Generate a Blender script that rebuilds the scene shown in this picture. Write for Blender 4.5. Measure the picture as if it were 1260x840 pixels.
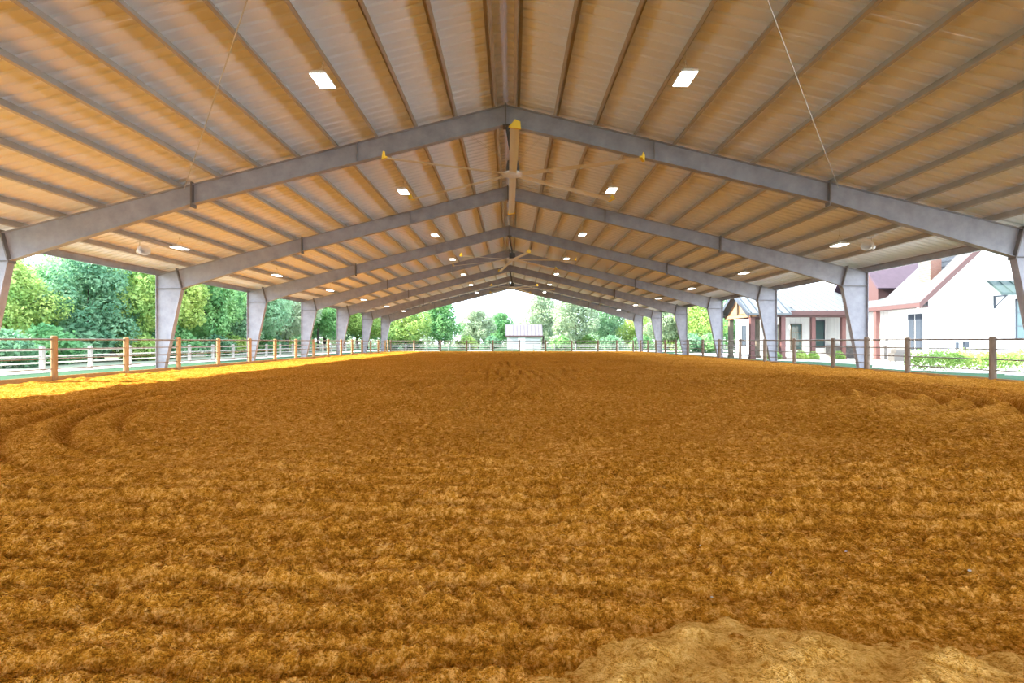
import bpy, math, random
import numpy as np
from mathutils import Vector, Matrix

# ------------------------------------------------------------------ clear
for o in list(bpy.data.objects):
    bpy.data.objects.remove(o, do_unlink=True)
SC = bpy.context.scene
COL = SC.collection

# ------------------------------------------------------------------ camera
F_PX = 636.0
CAM_Z = 1.15
cam = bpy.data.cameras.new('camera')
cam.sensor_fit = 'HORIZONTAL'
cam.sensor_width = 36.0
cam.lens = 36.0 * F_PX / 1260.0
cam.clip_end = 1000.0
cam_o = bpy.data.objects.new('camera', cam)
cam_o.location = (0, 0, CAM_Z)
cam_o.rotation_euler = (math.radians(90), 0, 0)
COL.objects.link(cam_o)
SC.camera = cam_o

# ------------------------------------------------------------------ sky, sun, exposure
world = bpy.data.worlds.new('sky')
SC.world = world
world.use_nodes = True
bg = world.node_tree.nodes['Background']
bg.inputs['Color'].default_value = (0.76, 0.86, 1.0, 1)
bg.inputs['Strength'].default_value = 6.4
sun = bpy.data.lights.new('sun', 'SUN')
sun.energy = 24.0
sun.color = (1.0, 0.93, 0.80)
sun.angle = math.radians(1.0)
sun_o = bpy.data.objects.new('sun', sun)
sun_o.rotation_euler = Vector((1.0, 0.09, -0.76)).to_track_quat('-Z', 'Y').to_euler()
sun_o.location = (-60, -10, 50)
COL.objects.link(sun_o)
LAMP_W = 75.0
SC.view_settings.view_transform = 'Standard'
SC.view_settings.look = 'None'
SC.view_settings.gamma = 1.0
SC.view_settings.use_curve_mapping = False
SC.view_settings.exposure = 0.2

# ------------------------------------------------------------------ helpers
class MB:
    """collects geometry for one mesh"""
    def __init__(s):
        s.v = []; s.f = []; s.smooth = False
    def add(s, vs, fs):
        b = len(s.v)
        s.v.extend([tuple(p) for p in vs])
        s.f.extend([tuple(i + b for i in q) for q in fs])
        return s
    def box(s, x0, x1, y0, y1, z0, z1):
        return s.add([(x0,y0,z0),(x1,y0,z0),(x1,y1,z0),(x0,y1,z0),(x0,y0,z1),(x1,y0,z1),(x1,y1,z1),(x0,y1,z1)],
              [(0,3,2,1),(4,5,6,7),(0,1,5,4),(1,2,6,5),(2,3,7,6),(3,0,4,7)])
    def prism(s, poly, a, b, axis='y'):
        """poly of (p,q); axis y: p=x,q=z;  axis x: p=y,q=z; axis z: p=x,q=y"""
        n = len(poly)
        def P(p, q, t):
            return {'y': (p, t, q), 'x': (t, p, q), 'z': (p, q, t)}[axis]
        vs = [P(p, q, a) for p, q in poly] + [P(p, q, b) for p, q in poly]
        fs = [tuple(range(n)), tuple(range(2*n-1, n-1, -1))]
        for i in range(n):
            j = (i + 1) % n
            fs.append((i, i + n, j + n, j))
        return s.add(vs, fs)
    def strip(s, p0, p1, t, y0, y1):
        """flat bar in the xz plane from p0 to p1, thickness t to its left side"""
        dx, dz = p1[0]-p0[0], p1[1]-p0[1]
        l = math.hypot(dx, dz) or 1
        nx, nz = -dz/l*t, dx/l*t
        return s.prism([p0, p1, (p1[0]+nx, p1[1]+nz), (p0[0]+nx, p0[1]+nz)], y0, y1, 'y')
    def tube(s, p0, p1, r0, r1=None, n=8, cap=True):
        r1 = r0 if r1 is None else r1
        p0, p1 = Vector(p0), Vector(p1)
        d = (p1 - p0).normalized()
        u = d.orthogonal().normalized(); w = d.cross(u)
        vs = []
        for p, r in ((p0, r0), (p1, r1)):
            for k in range(n):
                a = 2*math.pi*k/n
                vs.append(p + (u*math.cos(a) + w*math.sin(a))*r)
        fs = [(k, (k+1) % n, n+(k+1) % n, n+k) for k in range(n)]
        if cap:
            fs += [tuple(range(n-1, -1, -1)), tuple(range(n, 2*n))]
        return s.add(vs, fs)
    def lathe(s, prof, n=12, c=(0, 0, 0)):
        vs = []; m = len(prof)
        for r, z in prof:
            for k in range(n):
                a = 2*math.pi*k/n
                vs.append((c[0]+r*math.cos(a), c[1]+r*math.sin(a), c[2]+z))
        fs = []
        for i in range(m-1):
            for k in range(n):
                fs.append((i*n+k, i*n+(k+1) % n, (i+1)*n+(k+1) % n, (i+1)*n+k))
        fs.append(tuple(range(n-1, -1, -1))); fs.append(tuple(range((m-1)*n, m*n)))
        return s.add(vs, fs)
    def mesh(s, name, m):
        me = bpy.data.meshes.new(name)
        me.from_pydata(s.v, [], s.f)
        me.validate()
        import bmesh
        bm = bmesh.new(); bm.from_mesh(me)
        bmesh.ops.recalc_face_normals(bm, faces=bm.faces)
        bm.to_mesh(me); bm.free()
        me.materials.append(m)
        if s.smooth:
            me.polygons.foreach_set('use_smooth', [True]*len(me.polygons))
        return me

def obj(name, data, parent=None, loc=(0, 0, 0), rot=(0, 0, 0), mat=None):
    if isinstance(data, MB):
        data = data.mesh(name, mat)
    o = bpy.data.objects.new(name, data)
    COL.objects.link(o)
    o.location = loc; o.rotation_euler = rot
    if parent is not None:
        o.parent = parent
    return o

def tag(o, label, cat, group=None, kind=None):
    o['label'] = label
    o['category'] = cat
    if group: o['group'] = group
    if kind: o['kind'] = kind
    return o

def thing(name, label, cat, loc=(0, 0, 0), group=None, kind=None, rot=(0, 0, 0)):
    o = bpy.data.objects.new(name, None)
    COL.objects.link(o)
    o.empty_display_size = 0.3
    o.location = loc; o.rotation_euler = rot
    return tag(o, label, cat, group, kind)

def copy_tree(o, parent=None):
    c = o.copy(); COL.objects.link(c)
    c.parent = parent
    for ch in list(o.children):
        copy_tree(ch, c)
    return c

ORD = ['first', 'second', 'third', 'fourth', 'fifth', 'sixth', 'seventh', 'eighth', 'ninth', 'tenth',
       'eleventh', 'twelfth', 'thirteenth', 'fourteenth', 'fifteenth', 'sixteenth']

def raw_mesh(name, V, Fc, m, smooth=False):
    """numpy verts (n,3), faces (m,k)"""
    me = bpy.data.meshes.new(name)
    n, k = Fc.shape
    me.vertices.add(len(V)); me.vertices.foreach_set('co', V.astype(np.float32).ravel())
    me.loops.add(n*k); me.loops.foreach_set('vertex_index', Fc.astype(np.int32).ravel())
    me.polygons.add(n)
    me.polygons.foreach_set('loop_start', np.arange(0, n*k, k, dtype=np.int32))
    me.polygons.foreach_set('loop_total', np.full(n, k, dtype=np.int32))
    if smooth:
        me.polygons.foreach_set('use_smooth', np.ones(n, dtype=bool))
    me.update(calc_edges=True)
    me.validate()
    me.materials.append(m)
    return me

# ---- numpy noise
def vnoise(x, y, seed=0):
    xi = np.floor(x).astype(np.int64); yi = np.floor(y).astype(np.int64)
    fx = x - xi; fy = y - yi
    fx = fx*fx*(3-2*fx); fy = fy*fy*(3-2*fy)
    def h(a, b):
        n = (a*374761393 + b*668265263 + seed*974634777) & 0xFFFFFFFF
        n = ((n ^ (n >> 13))*1274126177) & 0xFFFFFFFF
        n = (n ^ (n >> 16)) & 0xFFFF
        return n/65535.0
    a = h(xi, yi); b = h(xi+1, yi); c = h(xi, yi+1); d = h(xi+1, yi+1)
    return (a*(1-fx)+b*fx)*(1-fy)+(c*(1-fx)+d*fx)*fy*1.0 - 0.5
def fbm(x, y, o=4, seed=0):
    t = 0; a = 1.0
    for k in range(o):
        t = t + a*vnoise(x*2**k, y*2**k, seed+k*7); a *= 0.5
    return t
def lumps(x, y, seed=0):
    """domes on a jittered lattice, like crumbs of soil"""
    xi = np.floor(x).astype(np.int64); yi = np.floor(y).astype(np.int64)
    best = np.zeros_like(x)
    def h(a, b, k):
        n = (a*374761393 + b*668265263 + (seed+k)*974634777) & 0xFFFFFFFF
        n = ((n ^ (n >> 13))*1274126177) & 0xFFFFFFFF
        return ((n ^ (n >> 16)) & 0xFFFF)/65535.0
    for i in (-1, 0, 1):
        for j in (-1, 0, 1):
            a, b = xi+i, yi+j
            r = 0.25+0.6*h(a, b, 3)**1.5
            d2 = (a+h(a, b, 1)-x)**2 + (b+h(a, b, 2)-y)**2
            best = np.maximum(best, r*np.sqrt(np.clip(1-d2/(r*r), 0, 1)))
    return best
def sstep(a, b, x):
    t = np.clip((x-a)/(b-a), 0, 1)
    return t*t*(3-2*t)

# ------------------------------------------------------------------ materials
def mat(name, col, rough=0.6, metal=0.0, var=0.0, vscale=3.0, bump=0.0, bscale=20.0, spec=0.3, col2=None,
        stretch=(1, 1, 1), objrand=0.0):
    m = bpy.data.materials.new(name)
    m.use_nodes = True
    nt = m.node_tree; N = nt.nodes; L = nt.links
    b = N['Principled BSDF']
    b.inputs['Roughness'].default_value = rough
    b.inputs['Metallic'].default_value = metal
    b.inputs['Specular IOR Level'].default_value = spec
    b.inputs['Base Color'].default_value = (*col, 1)
    if var or bump or col2:
        tc = N.new('ShaderNodeTexCoord'); mp = N.new('ShaderNodeMapping')
        mp.inputs['Scale'].default_value = stretch
        L.new(tc.outputs['Object'], mp.inputs['Vector'])
    if var or col2:
        nz = N.new('ShaderNodeTexNoise'); nz.inputs['Scale'].default_value = vscale
        nz.inputs['Detail'].default_value = 6; nz.inputs['Roughness'].default_value = 0.65
        L.new(mp.outputs['Vector'], nz.inputs['Vector'])
        rp = N.new('ShaderNodeValToRGB')
        rp.color_ramp.elements[0].position = 0.3; rp.color_ramp.elements[1].position = 0.7
        c2 = col2 or tuple(min(1, c*(1+var)) for c in col)
        c1 = col if col2 else tuple(c*(1-var) for c in col)
        rp.color_ramp.elements[0].color = (*c1, 1); rp.color_ramp.elements[1].color = (*c2, 1)
        L.new(nz.outputs['Fac'], rp.inputs['Fac'])
        out = rp.outputs['Color']
        if objrand:
            oi = N.new('ShaderNodeObjectInfo'); hs = N.new('ShaderNodeHueSaturation')
            mr = N.new('ShaderNodeMapRange'); mr.inputs['To Min'].default_value = 1-objrand; mr.inputs['To Max'].default_value = 1+objrand
            L.new(oi.outputs['Random'], mr.inputs['Value']); L.new(mr.outputs['Result'], hs.inputs['Value'])
            L.new(out, hs.inputs['Color']); out = hs.outputs['Color']
        L.new(out, b.inputs['Base Color'])
    if bump:
        nb = N.new('ShaderNodeTexNoise'); nb.inputs['Scale'].default_value = bscale
        nb.inputs['Detail'].default_value = 5
        L.new(mp.outputs['Vector'], nb.inputs['Vector'])
        bn = N.new('ShaderNodeBump'); bn.inputs['Strength'].default_value = bump; bn.inputs['Distance'].default_value = 0.02
        L.new(nb.outputs['Fac'], bn.inputs['Height']); L.new(bn.outputs['Normal'], b.inputs['Normal'])
    return m

def leaf_mat(name, c1, c2, trans=0.45):
    m = bpy.data.materials.new(name); m.use_nodes = True
    nt = m.node_tree; N = nt.nodes; L = nt.links
    b = N['Principled BSDF']; b.inputs['Roughness'].default_value = 0.55; b.inputs['Specular IOR Level'].default_value = 0.25
    tc = N.new('ShaderNodeTexCoord'); nz = N.new('ShaderNodeTexNoise')
    nz.inputs['Scale'].default_value = 0.9; nz.inputs['Detail'].default_value = 5
    L.new(tc.outputs['Object'], nz.inputs['Vector'])
    oi = N.new('ShaderNodeObjectInfo')
    ad = N.new('ShaderNodeMath'); ad.operation = 'MULTIPLY_ADD'; ad.inputs[1].default_value = 0.24; ad.inputs[2].default_value = -0.12
    L.new(oi.outputs['Random'], ad.inputs[0])
    a2 = N.new('ShaderNodeMath'); a2.operation = 'ADD'
    L.new(nz.outputs['Fac'], a2.inputs[0]); L.new(ad.outputs[0], a2.inputs[1])
    rp = N.new('ShaderNodeValToRGB'); rp.color_ramp.elements[0].position = 0.3; rp.color_ramp.elements[1].position = 0.7
    rp.color_ramp.elements[0].color = (*c1, 1); rp.color_ramp.elements[1].color = (*c2, 1)
    L.new(a2.outputs[0], rp.inputs['Fac'])
    L.new(rp.outputs['Color'], b.inputs['Base Color'])
    tr = N.new('ShaderNodeBsdfTranslucent'); L.new(rp.outputs['Color'], tr.inputs['Color'])
    mx = N.new('ShaderNodeMixShader'); mx.inputs[0].default_value = trans
    L.new(b.outputs[0], mx.inputs[1]); L.new(tr.outputs[0], mx.inputs[2])
    L.new(mx.outputs[0], N['Material Output'].inputs['Surface'])
    return m

M = {}
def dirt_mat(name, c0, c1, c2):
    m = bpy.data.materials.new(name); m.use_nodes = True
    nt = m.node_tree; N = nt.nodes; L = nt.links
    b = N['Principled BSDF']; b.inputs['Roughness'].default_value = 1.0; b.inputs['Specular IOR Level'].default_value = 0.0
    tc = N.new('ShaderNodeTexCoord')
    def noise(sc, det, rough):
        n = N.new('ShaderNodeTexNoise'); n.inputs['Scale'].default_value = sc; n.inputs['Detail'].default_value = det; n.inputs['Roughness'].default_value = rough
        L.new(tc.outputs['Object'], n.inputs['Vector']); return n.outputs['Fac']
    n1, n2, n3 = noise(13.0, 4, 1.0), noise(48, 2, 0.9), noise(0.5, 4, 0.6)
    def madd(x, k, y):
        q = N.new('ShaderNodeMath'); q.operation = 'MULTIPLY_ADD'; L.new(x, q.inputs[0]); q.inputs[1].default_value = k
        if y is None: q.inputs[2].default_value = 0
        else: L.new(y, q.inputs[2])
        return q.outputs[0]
    f = madd(n1, 0.60, madd(n2, 0.30, madd(n3, 0.10, None)))  # soil mottling that also puts the crumb shadows into the colour
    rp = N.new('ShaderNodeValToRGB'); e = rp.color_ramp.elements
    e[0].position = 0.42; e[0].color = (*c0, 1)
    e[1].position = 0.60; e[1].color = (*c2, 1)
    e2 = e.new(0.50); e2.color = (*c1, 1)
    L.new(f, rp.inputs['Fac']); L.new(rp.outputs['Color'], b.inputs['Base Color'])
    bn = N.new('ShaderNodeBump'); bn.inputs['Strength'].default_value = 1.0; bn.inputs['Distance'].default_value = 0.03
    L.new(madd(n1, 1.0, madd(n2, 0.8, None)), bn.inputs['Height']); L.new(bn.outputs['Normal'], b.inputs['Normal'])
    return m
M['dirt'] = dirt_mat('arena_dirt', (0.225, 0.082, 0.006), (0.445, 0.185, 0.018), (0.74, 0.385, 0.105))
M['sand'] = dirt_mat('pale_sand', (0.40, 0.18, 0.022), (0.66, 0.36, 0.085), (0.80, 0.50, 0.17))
M['pebble'] = mat('pebble', (0.55, 0.52, 0.48), rough=0.7, var=0.2)
M['steel'] = mat('grey_primed_steel', (0.25, 0.25, 0.285), rough=0.5, metal=0.0, spec=0.4, col2=(0.37, 0.37, 0.415), vscale=2.2)
M['plate'] = mat('dark_steel_plate', (0.17, 0.15, 0.14), rough=0.55, var=0.2)
M['purlin'] = mat('purlin_steel', (0.46, 0.42, 0.38), rough=0.4, metal=0.2, var=0.12, vscale=1.5)
M['roof'] = mat('roof_sheet_underside', (0.82, 0.85, 0.93), rough=0.45, metal=0.0, var=0.03, vscale=0.6, spec=0.4)
M['rod'] = mat('brace_rod', (0.55, 0.53, 0.5), rough=0.4, metal=0.4)
M['white_metal'] = mat('white_metal', (0.75, 0.75, 0.74), rough=0.4)
M['fan_blade'] = mat('fan_blade_aluminium', (0.72, 0.66, 0.52), rough=0.4, metal=0.1)
M['fan_tip'] = mat('yellow_fan_tip', (0.75, 0.50, 0.04), rough=0.5)
M['dark_metal'] = mat('dark_metal', (0.07, 0.065, 0.06), rough=0.5)
M['wood'] = mat('treated_wood_post', (0.30, 0.185, 0.085), rough=0.85, col2=(0.46, 0.29, 0.14), vscale=4, stretch=(3, 3, 0.5), bump=0.3, bscale=12, objrand=0.15)
M['oldwood'] = mat('weathered_wood', (0.25, 0.24, 0.22), rough=0.9, col2=(0.42, 0.40, 0.36), vscale=4, stretch=(3, 3, 0.5))
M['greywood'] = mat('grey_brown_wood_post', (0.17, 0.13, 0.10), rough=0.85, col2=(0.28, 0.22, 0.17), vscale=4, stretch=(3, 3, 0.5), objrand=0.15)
M['board'] = mat('kick_board_wood', (0.36, 0.20, 0.07), rough=0.9, col2=(0.50, 0.30, 0.12), vscale=3, stretch=(3, 0.3, 3))
M['pipe'] = mat('rail_pipe', (0.20, 0.17, 0.155), rough=0.5, var=0.25, vscale=3)
M['lawn'] = mat('lawn', (0.024, 0.062, 0.032), rough=1.0, spec=0.05, col2=(0.042, 0.086, 0.048), vscale=0.5, bump=0.4, bscale=8)
M['gravel'] = mat('pale_gravel', (0.60, 0.59, 0.55), rough=1.0, var=0.15, vscale=3)
M['litter'] = mat('leaf_litter_ground', (0.07, 0.105, 0.06), rough=1.0, col2=(0.22, 0.23, 0.18), vscale=0.8)
M['concrete'] = mat('concrete', (0.6, 0.6, 0.58), rough=0.9, var=0.1)
M['leafA'] = leaf_mat('leaf_yellow_green', (0.17, 0.33, 0.09), (0.46, 0.56, 0.16))
M['leafB'] = leaf_mat('leaf_mid_green', (0.11, 0.30, 0.12), (0.30, 0.50, 0.19))
M['leafC'] = leaf_mat('leaf_blue_green', (0.10, 0.24, 0.135), (0.26, 0.43, 0.24))
M['leafD'] = leaf_mat('leaf_grey_green', (0.18, 0.27, 0.17), (0.42, 0.50, 0.32))
M['bark'] = mat('bark', (0.06, 0.05, 0.045), rough=0.95, var=0.3, vscale=4, stretch=(3, 3, 0.6))
M['wall_white'] = mat('white_siding', (0.78, 0.79, 0.78), rough=0.7)
M['batten'] = mat('batten_white', (0.70, 0.71, 0.70), rough=0.7)
M['porch_post'] = mat('red_brown_porch_post', (0.12, 0.055, 0.05), rough=0.6, var=0.15)
M['olive_post'] = mat('olive_brown_post', (0.13, 0.11, 0.08), rough=0.7, var=0.2)
M['fascia'] = mat('mauve_brown_fascia', (0.075, 0.04, 0.038), rough=0.6)
M['metal_roof'] = mat('pale_standing_seam_roof', (0.088, 0.10, 0.106), rough=0.5, metal=0.0)
M['shingle'] = mat('pale_shingles', (0.06, 0.063, 0.07), rough=0.85, col2=(0.115, 0.118, 0.122), vscale=3.5)
M['mauve_roof'] = mat('mauve_roof', (0.055, 0.036, 0.05), rough=0.6, var=0.15)
M['slate_trim'] = mat('slate_blue_trim', (0.035, 0.045, 0.06), rough=0.5)
M['awning'] = mat('dark_green_metal', (0.04, 0.065, 0.062), rough=0.4, metal=0.1)
M['stone'] = mat('stone_wainscot', (0.12, 0.115, 0.11), rough=0.9, col2=(0.24, 0.23, 0.22), vscale=5)
M['timber'] = mat('warm_timber', (0.36, 0.20, 0.10), rough=0.7, var=0.2)
M['shed_wall'] = mat('shed_wall', (0.45, 0.45, 0.44), rough=0.6)
M['shed_roof'] = mat('shed_roof', (0.10, 0.09, 0.10), rough=0.5)
M['glass'] = mat('dark_window_glass', (0.05, 0.10, 0.10), rough=0.06, spec=0.7)

def brick_mat():
    m = bpy.data.materials.new('red_brick'); m.use_nodes = True
    nt = m.node_tree; N = nt.nodes; L = nt.links
    tc = N.new('ShaderNodeTexCoord'); mp = N.new('ShaderNodeMapping')
    mp.inputs['Rotation'].default_value = (math.radians(90), 0, 0)
    br = N.new('ShaderNodeTexBrick'); br.inputs['Scale'].default_value = 4.0
    br.inputs['Color1'].default_value = (0.10, 0.03, 0.015, 1); br.inputs['Color2'].default_value = (0.14, 0.05, 0.025, 1)
    br.inputs['Mortar'].default_value = (0.18, 0.15, 0.13, 1)
    L.new(tc.outputs['Object'], mp.inputs['Vector']); L.new(mp.outputs['Vector'], br.inputs['Vector'])
    L.new(br.outputs['Color'], N['Principled BSDF'].inputs['Base Color'])
    return m
M['brick'] = brick_mat()
def emit(name, col, s):
    m = bpy.data.materials.new(name); m.use_nodes = True
    b = m.node_tree.nodes['Principled BSDF']
    b.inputs['Base Color'].default_value = (0.9, 0.9, 0.9, 1)
    b.inputs['Emission Color'].default_value = (*col, 1); b.inputs['Emission Strength'].default_value = s
    return m
M['led'] = emit('led_diffuser', (1.0, 0.97, 0.92), 12.0)

# ------------------------------------------------------------------ arena dimensions
XR = -0.18                       # ridge line
HW = 15.27                       # half width, outer face of columns
Z_AP = 7.82                      # rafter top at ridge
Z_E = {-1: 4.00, 1: 4.12}        # rafter top line at outer face
BAY = 7.62
FR = [14.63 + BAY*k for k in range(7)]
FR_ALL = [-9.6, -2.0, 5.6] + FR
Y1 = FR[-1] + 0.32
Y0 = Y1 - 77*0.9144
OVER = 0.30
def ztop(x):
    s = -1 if x < XR else 1
    t = abs(x - XR)/(HW - s*XR)
    return Z_AP + (Z_E[s]-Z_AP)*t
SL = {s: (Z_AP - Z_E[s])/(HW - s*XR) for s in (-1, 1)}     # slope
AN = {s: math.atan(SL[s]) for s in (-1, 1)}

# ------------------------------------------------------------------ ground outside
def lawn_z(x, y):
    return -0.10 - 0.15*sstep(16.5, 20.0, x) - 0.05*sstep(62, 75, y) - 0.5*(1-sstep(12.5, 13.4, np.abs(x)))*(1-sstep(57.5, 58.8, y))
gx = np.concatenate([np.linspace(-160, -40, 13), np.linspace(-36, 36, 73), np.linspace(40, 160, 13)])
gy = np.concatenate([np.linspace(-60, -12, 9), np.linspace(-8, 80, 89), np.linspace(86, 260, 18)])
GX, GY = np.meshgrid(gx, gy)
GZ = lawn_z(GX, GY)
V = np.stack([GX, GY, GZ], -1).reshape(-1, 3)
def grid_faces(ny, nx):
    i = np.arange(ny*nx).reshape(ny, nx)
    return np.stack([i[:-1, :-1], i[:-1, 1:], i[1:, 1:], i[1:, :-1]], -1).reshape(-1, 4)
lawn = obj('lawn', raw_mesh('lawn', V, grid_faces(len(gy), len(gx)), M['lawn'], True))
tag(lawn, 'mint green lawn spreading around the covered arena', 'lawn', kind='structure')

def ground_strip(name, poly, z, m, label, cat):
    b = MB().prism(poly, z - 0.06, z, 'z')
    o = obj(name, b, mat=m)
    return tag(o, label, cat, kind='structure')
ground_strip('gravel_path', [(-20.3, -20), (-18.6, -20), (-18.6, 70), (-20.3, 70)], -0.07, M['gravel'],
             'pale gravel path running along the left side of the arena', 'path')
ground_strip('gravel_bed', [(-40, -20), (-20.6, -20), (-20.6, 68), (-40, 68)], -0.08, M['litter'],
             'pale leaf-strewn ground beneath the trees on the left', 'ground')
ground_strip('patio', [(21.0, 22.4), (60, 22.4), (60, 60), (17.0, 60), (17.0, 38.0), (20.6, 36.0), (21.3, 30.5), (18.4, 26.4), (18.4, 24.4)], -0.20, M['concrete'],
             'pale concrete patio in front of the white house', 'patio')
ground_strip('bounce_slab', [(20.5, -40), (60, -40), (60, 21.5), (20.5, 21.5)], -0.20, M['concrete'],
             'pale concrete slab added right of the arena to bounce light onto the roof', 'bounce_slab')  # added pale ground, mostly out of view, bounces light onto the roof underside
ground_strip('far_road', [(-60, 66), (60, 66), (60, 70), (-60, 70)], -0.12, M['gravel'],
             'pale gravel lane crossing beyond the far fence', 'path')

# ------------------------------------------------------------------ dirt floor (real furrows)
def axis_x():
    xs = [0.0]
    while xs[-1] < 14.55:
        xs.append(xs[-1] + 0.012 + 0.0042*xs[-1])
    xs[-1] = 14.55
    return np.array([-v for v in xs[:0:-1]] + xs)
def axis_y():
    ys = [1.25]
    while ys[-1] < 60.0:
        ys.append(ys[-1] + max(0.011, 0.0066*ys[-1]))
    ys[-1] = 60.0
    return np.array([-10, -7, -4, -2, -1, 0, 0.5, 0.9] + ys)
def groove(t, depth, w):
    # narrow furrow once per unit of t with a small berm beside it
    c = 0.5+0.5*np.cos(2*math.pi*t); b = 0.5+0.5*np.cos(2*math.pi*(t-0.27))
    return depth*np.clip(0.95+0.9*w, 0.6, 1.3)*(c**4 - 0.45*b**3)
def dirt_h(x, y):
    w1 = fbm(x*0.35, y*0.35, 3, 3); w2 = fbm(x*1.3, y*1.3, 3, 11)
    # straight drag rows across the near end
    ph = y + 0.06*x + 0.36*w1 + 0.10*w2
    rows = np.sin(2*math.pi*ph/0.29) + 0.6*np.sin(2*math.pi*ph/0.135 + 3*w1)
    near = 1 - sstep(4.2, 7.5, y + 1.2*w1)
    h = (0.016*rows - groove(ph/0.31, 0.045, w1))*near*(0.55 + 0.9*np.clip(fbm(x*0.9, y*0.9, 2, 21)+0.5, 0, 1))
    # turning tracks on the right
    r = np.hypot((x - 5.6)*1.0, (y - 12.8)*0.85) + 0.18*w1
    ang = np.arctan2((y-12.8), (x-5.6))
    mask = sstep(1.6, 2.4, r)*(1-sstep(5.6, 6.4, r))*sstep(-1.9, -1.3, ang)*(1-sstep(1.1, 1.9, ang))
    h = h - groove(r/0.52, 0.16, w1)*mask
    # left turn
    r = np.hypot((x + 2.6), (y - 12.0)*0.72) + 0.15*w1
    ang = np.arctan2(y-12.0, -(x+2.6))
    mask = sstep(4.2, 4.9, r)*(1-sstep(6.0, 6.8, r))*sstep(-1.7, -1.0, ang)*(1-sstep(0.7, 1.5, ang))
    h = h - groove(r/0.5, 0.10, w1)*mask
    # long wheel lines in the middle and far field
    far = sstep(9, 16, y)
    lane = np.exp(-((x - 0.8 - 0.03*y)/4.5)**2)*far
    h = h - groove((x + 0.5*w1 + 0.02*y)/0.45, 0.12, w1)*lane*np.clip(w1*2+0.7, 0, 1)
    h = h + 0.014*np.sin(2*math.pi*(y*0.8 + 0.35*x + 0.8*w1)/0.8)*far
    # lumps and crumbs
    h = h + 0.027*w1 + 0.024*fbm(x*3.1, y*3.1, 3, 31)
    wx, wy = x + 0.03*fbm(x*14, y*14, 2, 91), y + 0.03*fbm(x*14, y*14, 2, 92)
    patch = np.clip(0.75 + 1.1*fbm(x*1.7, y*2.4, 2, 95), 0.15, 1.4)
    big = lumps(wx/0.13, wy/0.13, 5); mid = lumps(wx/0.06, wy/0.06, 15); fin = lumps(wx/0.028, wy/0.028, 25)
    fary = sstep(4, 9, y)
    h = h + patch*(0.055*big*(0.4+0.8*fary) + 0.044*mid*(1-0.3*fary)) + 0.018*fin*(1-sstep(3.5, 7, y))
    h = h + 0.015*fbm(x*17, y*17, 3, 51)
    return h - 0.03 - 0.08*sstep(-13.3, -14.3, x)
xs, ys = axis_x(), axis_y()
GX, GY = np.meshgrid(xs, ys)
GZ = dirt_h(GX, GY)
V = np.stack([GX, GY, GZ], -1).reshape(-1, 3)
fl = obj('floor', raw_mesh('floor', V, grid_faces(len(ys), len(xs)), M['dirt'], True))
tag(fl, 'harrowed orange-brown dirt floor of the riding arena with drag furrows', 'dirt floor', kind='structure')

# loose clods, uncountable
rng = np.random.default_rng(5)
ico_v = []
t = (1+5**0.5)/2
for a, b in ((-1, t), (1, t), (-1, -t), (1, -t)):
    ico_v.append((a, b, 0))
for a, b in ((-1, t), (1, t), (-1, -t), (1, -t)):
    ico_v.append((0, a, b))
for a, b in ((-1, t), (1, t), (-1, -t), (1, -t)):
    ico_v.append((b, 0, a))
ico_v = np.array(ico_v)/math.hypot(1, t)
ico_f = np.array([(0,11,5),(0,5,1),(0,1,7),(0,7,10),(0,10,11),(1,5,9),(5,11,4),(11,10,2),(10,7,6),(7,1,8),
                  (3,9,4),(3,4,2),(3,2,6),(3,6,8),(3,8,9),(4,9,5),(2,4,11),(6,2,10),(8,6,7),(9,8,1)])
NCL = 26000
cy = 1.5 + 8.5*rng.random(NCL)**2.0
cx = (rng.random(NCL)*2-1)*(1.6 + 1.0*cy)
keep = np.abs(cx) < 10.5
keep &= ~((cy < 2.25) & (cx > -0.4))
keep &= (fbm(cx*1.5, cy*3.0, 2, 77) > -0.25 + 0.5*(rng.random(NCL)-0.5))
cx, cy = cx[keep], cy[keep]
n = len(cx)
sz = (0.003 + 0.010*rng.random(n)**4.0)*(1+0.1*cy)
cz = dirt_h(cx, cy) + sz*0.1
V = ico_v[None]*(1+0.35*(rng.random((n, 12, 1))-0.5))*np.stack([sz*(0.8+0.6*rng.random(n)), sz*(0.8+0.6*rng.random(n)), sz*0.75], -1)[:, None, :]
V = V + np.stack([cx, cy, cz], -1)[:, None, :]
Fc = (ico_f[None] + (np.arange(n)*12)[:, None, None]).reshape(-1, 3)
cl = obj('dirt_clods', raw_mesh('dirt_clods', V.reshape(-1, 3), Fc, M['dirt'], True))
tag(cl, 'loose crumbly clods of orange dirt scattered over the near furrows', 'dirt clods', kind='stuff')

# pale sand heap in the foreground
sx = np.linspace(-1.3, 4.2, 300); sy = np.linspace(0.6, 2.7, 130)
GX, GY = np.meshgrid(sx, sy)
edge = 1.60 + 0.44*sstep(-0.4, 0.9, GX) + 0.30*fbm(GX*2.2, GX*0+3.3, 4, 61) + 0.12*fbm(GX*9, GY*9, 3, 67)
d = edge - GY
rip = 0.026*np.sin(2*math.pi*(GX*0.75 - GY*0.9 + 0.35*fbm(GX*1.2, GY*1.2, 3, 63))/0.36)
GZ = dirt_h(GX, GY)*0.15 + 0.055*sstep(-0.04, 0.30, d) + rip*sstep(0, 0.25, d) + (0.06*fbm(GX*2.6, GY*2.6, 4, 65) + 0.022*fbm(GX*14, GY*14, 4, 69) + 0.012*lumps(GX/0.05, GY/0.05, 71))*sstep(0.0, 0.2, d) - 0.09*(1-sstep(-0.16, 0.02, d))
V = np.stack([GX, GY, GZ], -1).reshape(-1, 3)
sd = obj('sand_heap', raw_mesh('sand_heap', V, grid_faces(len(sy), len(sx)), M['sand'], True))
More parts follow.
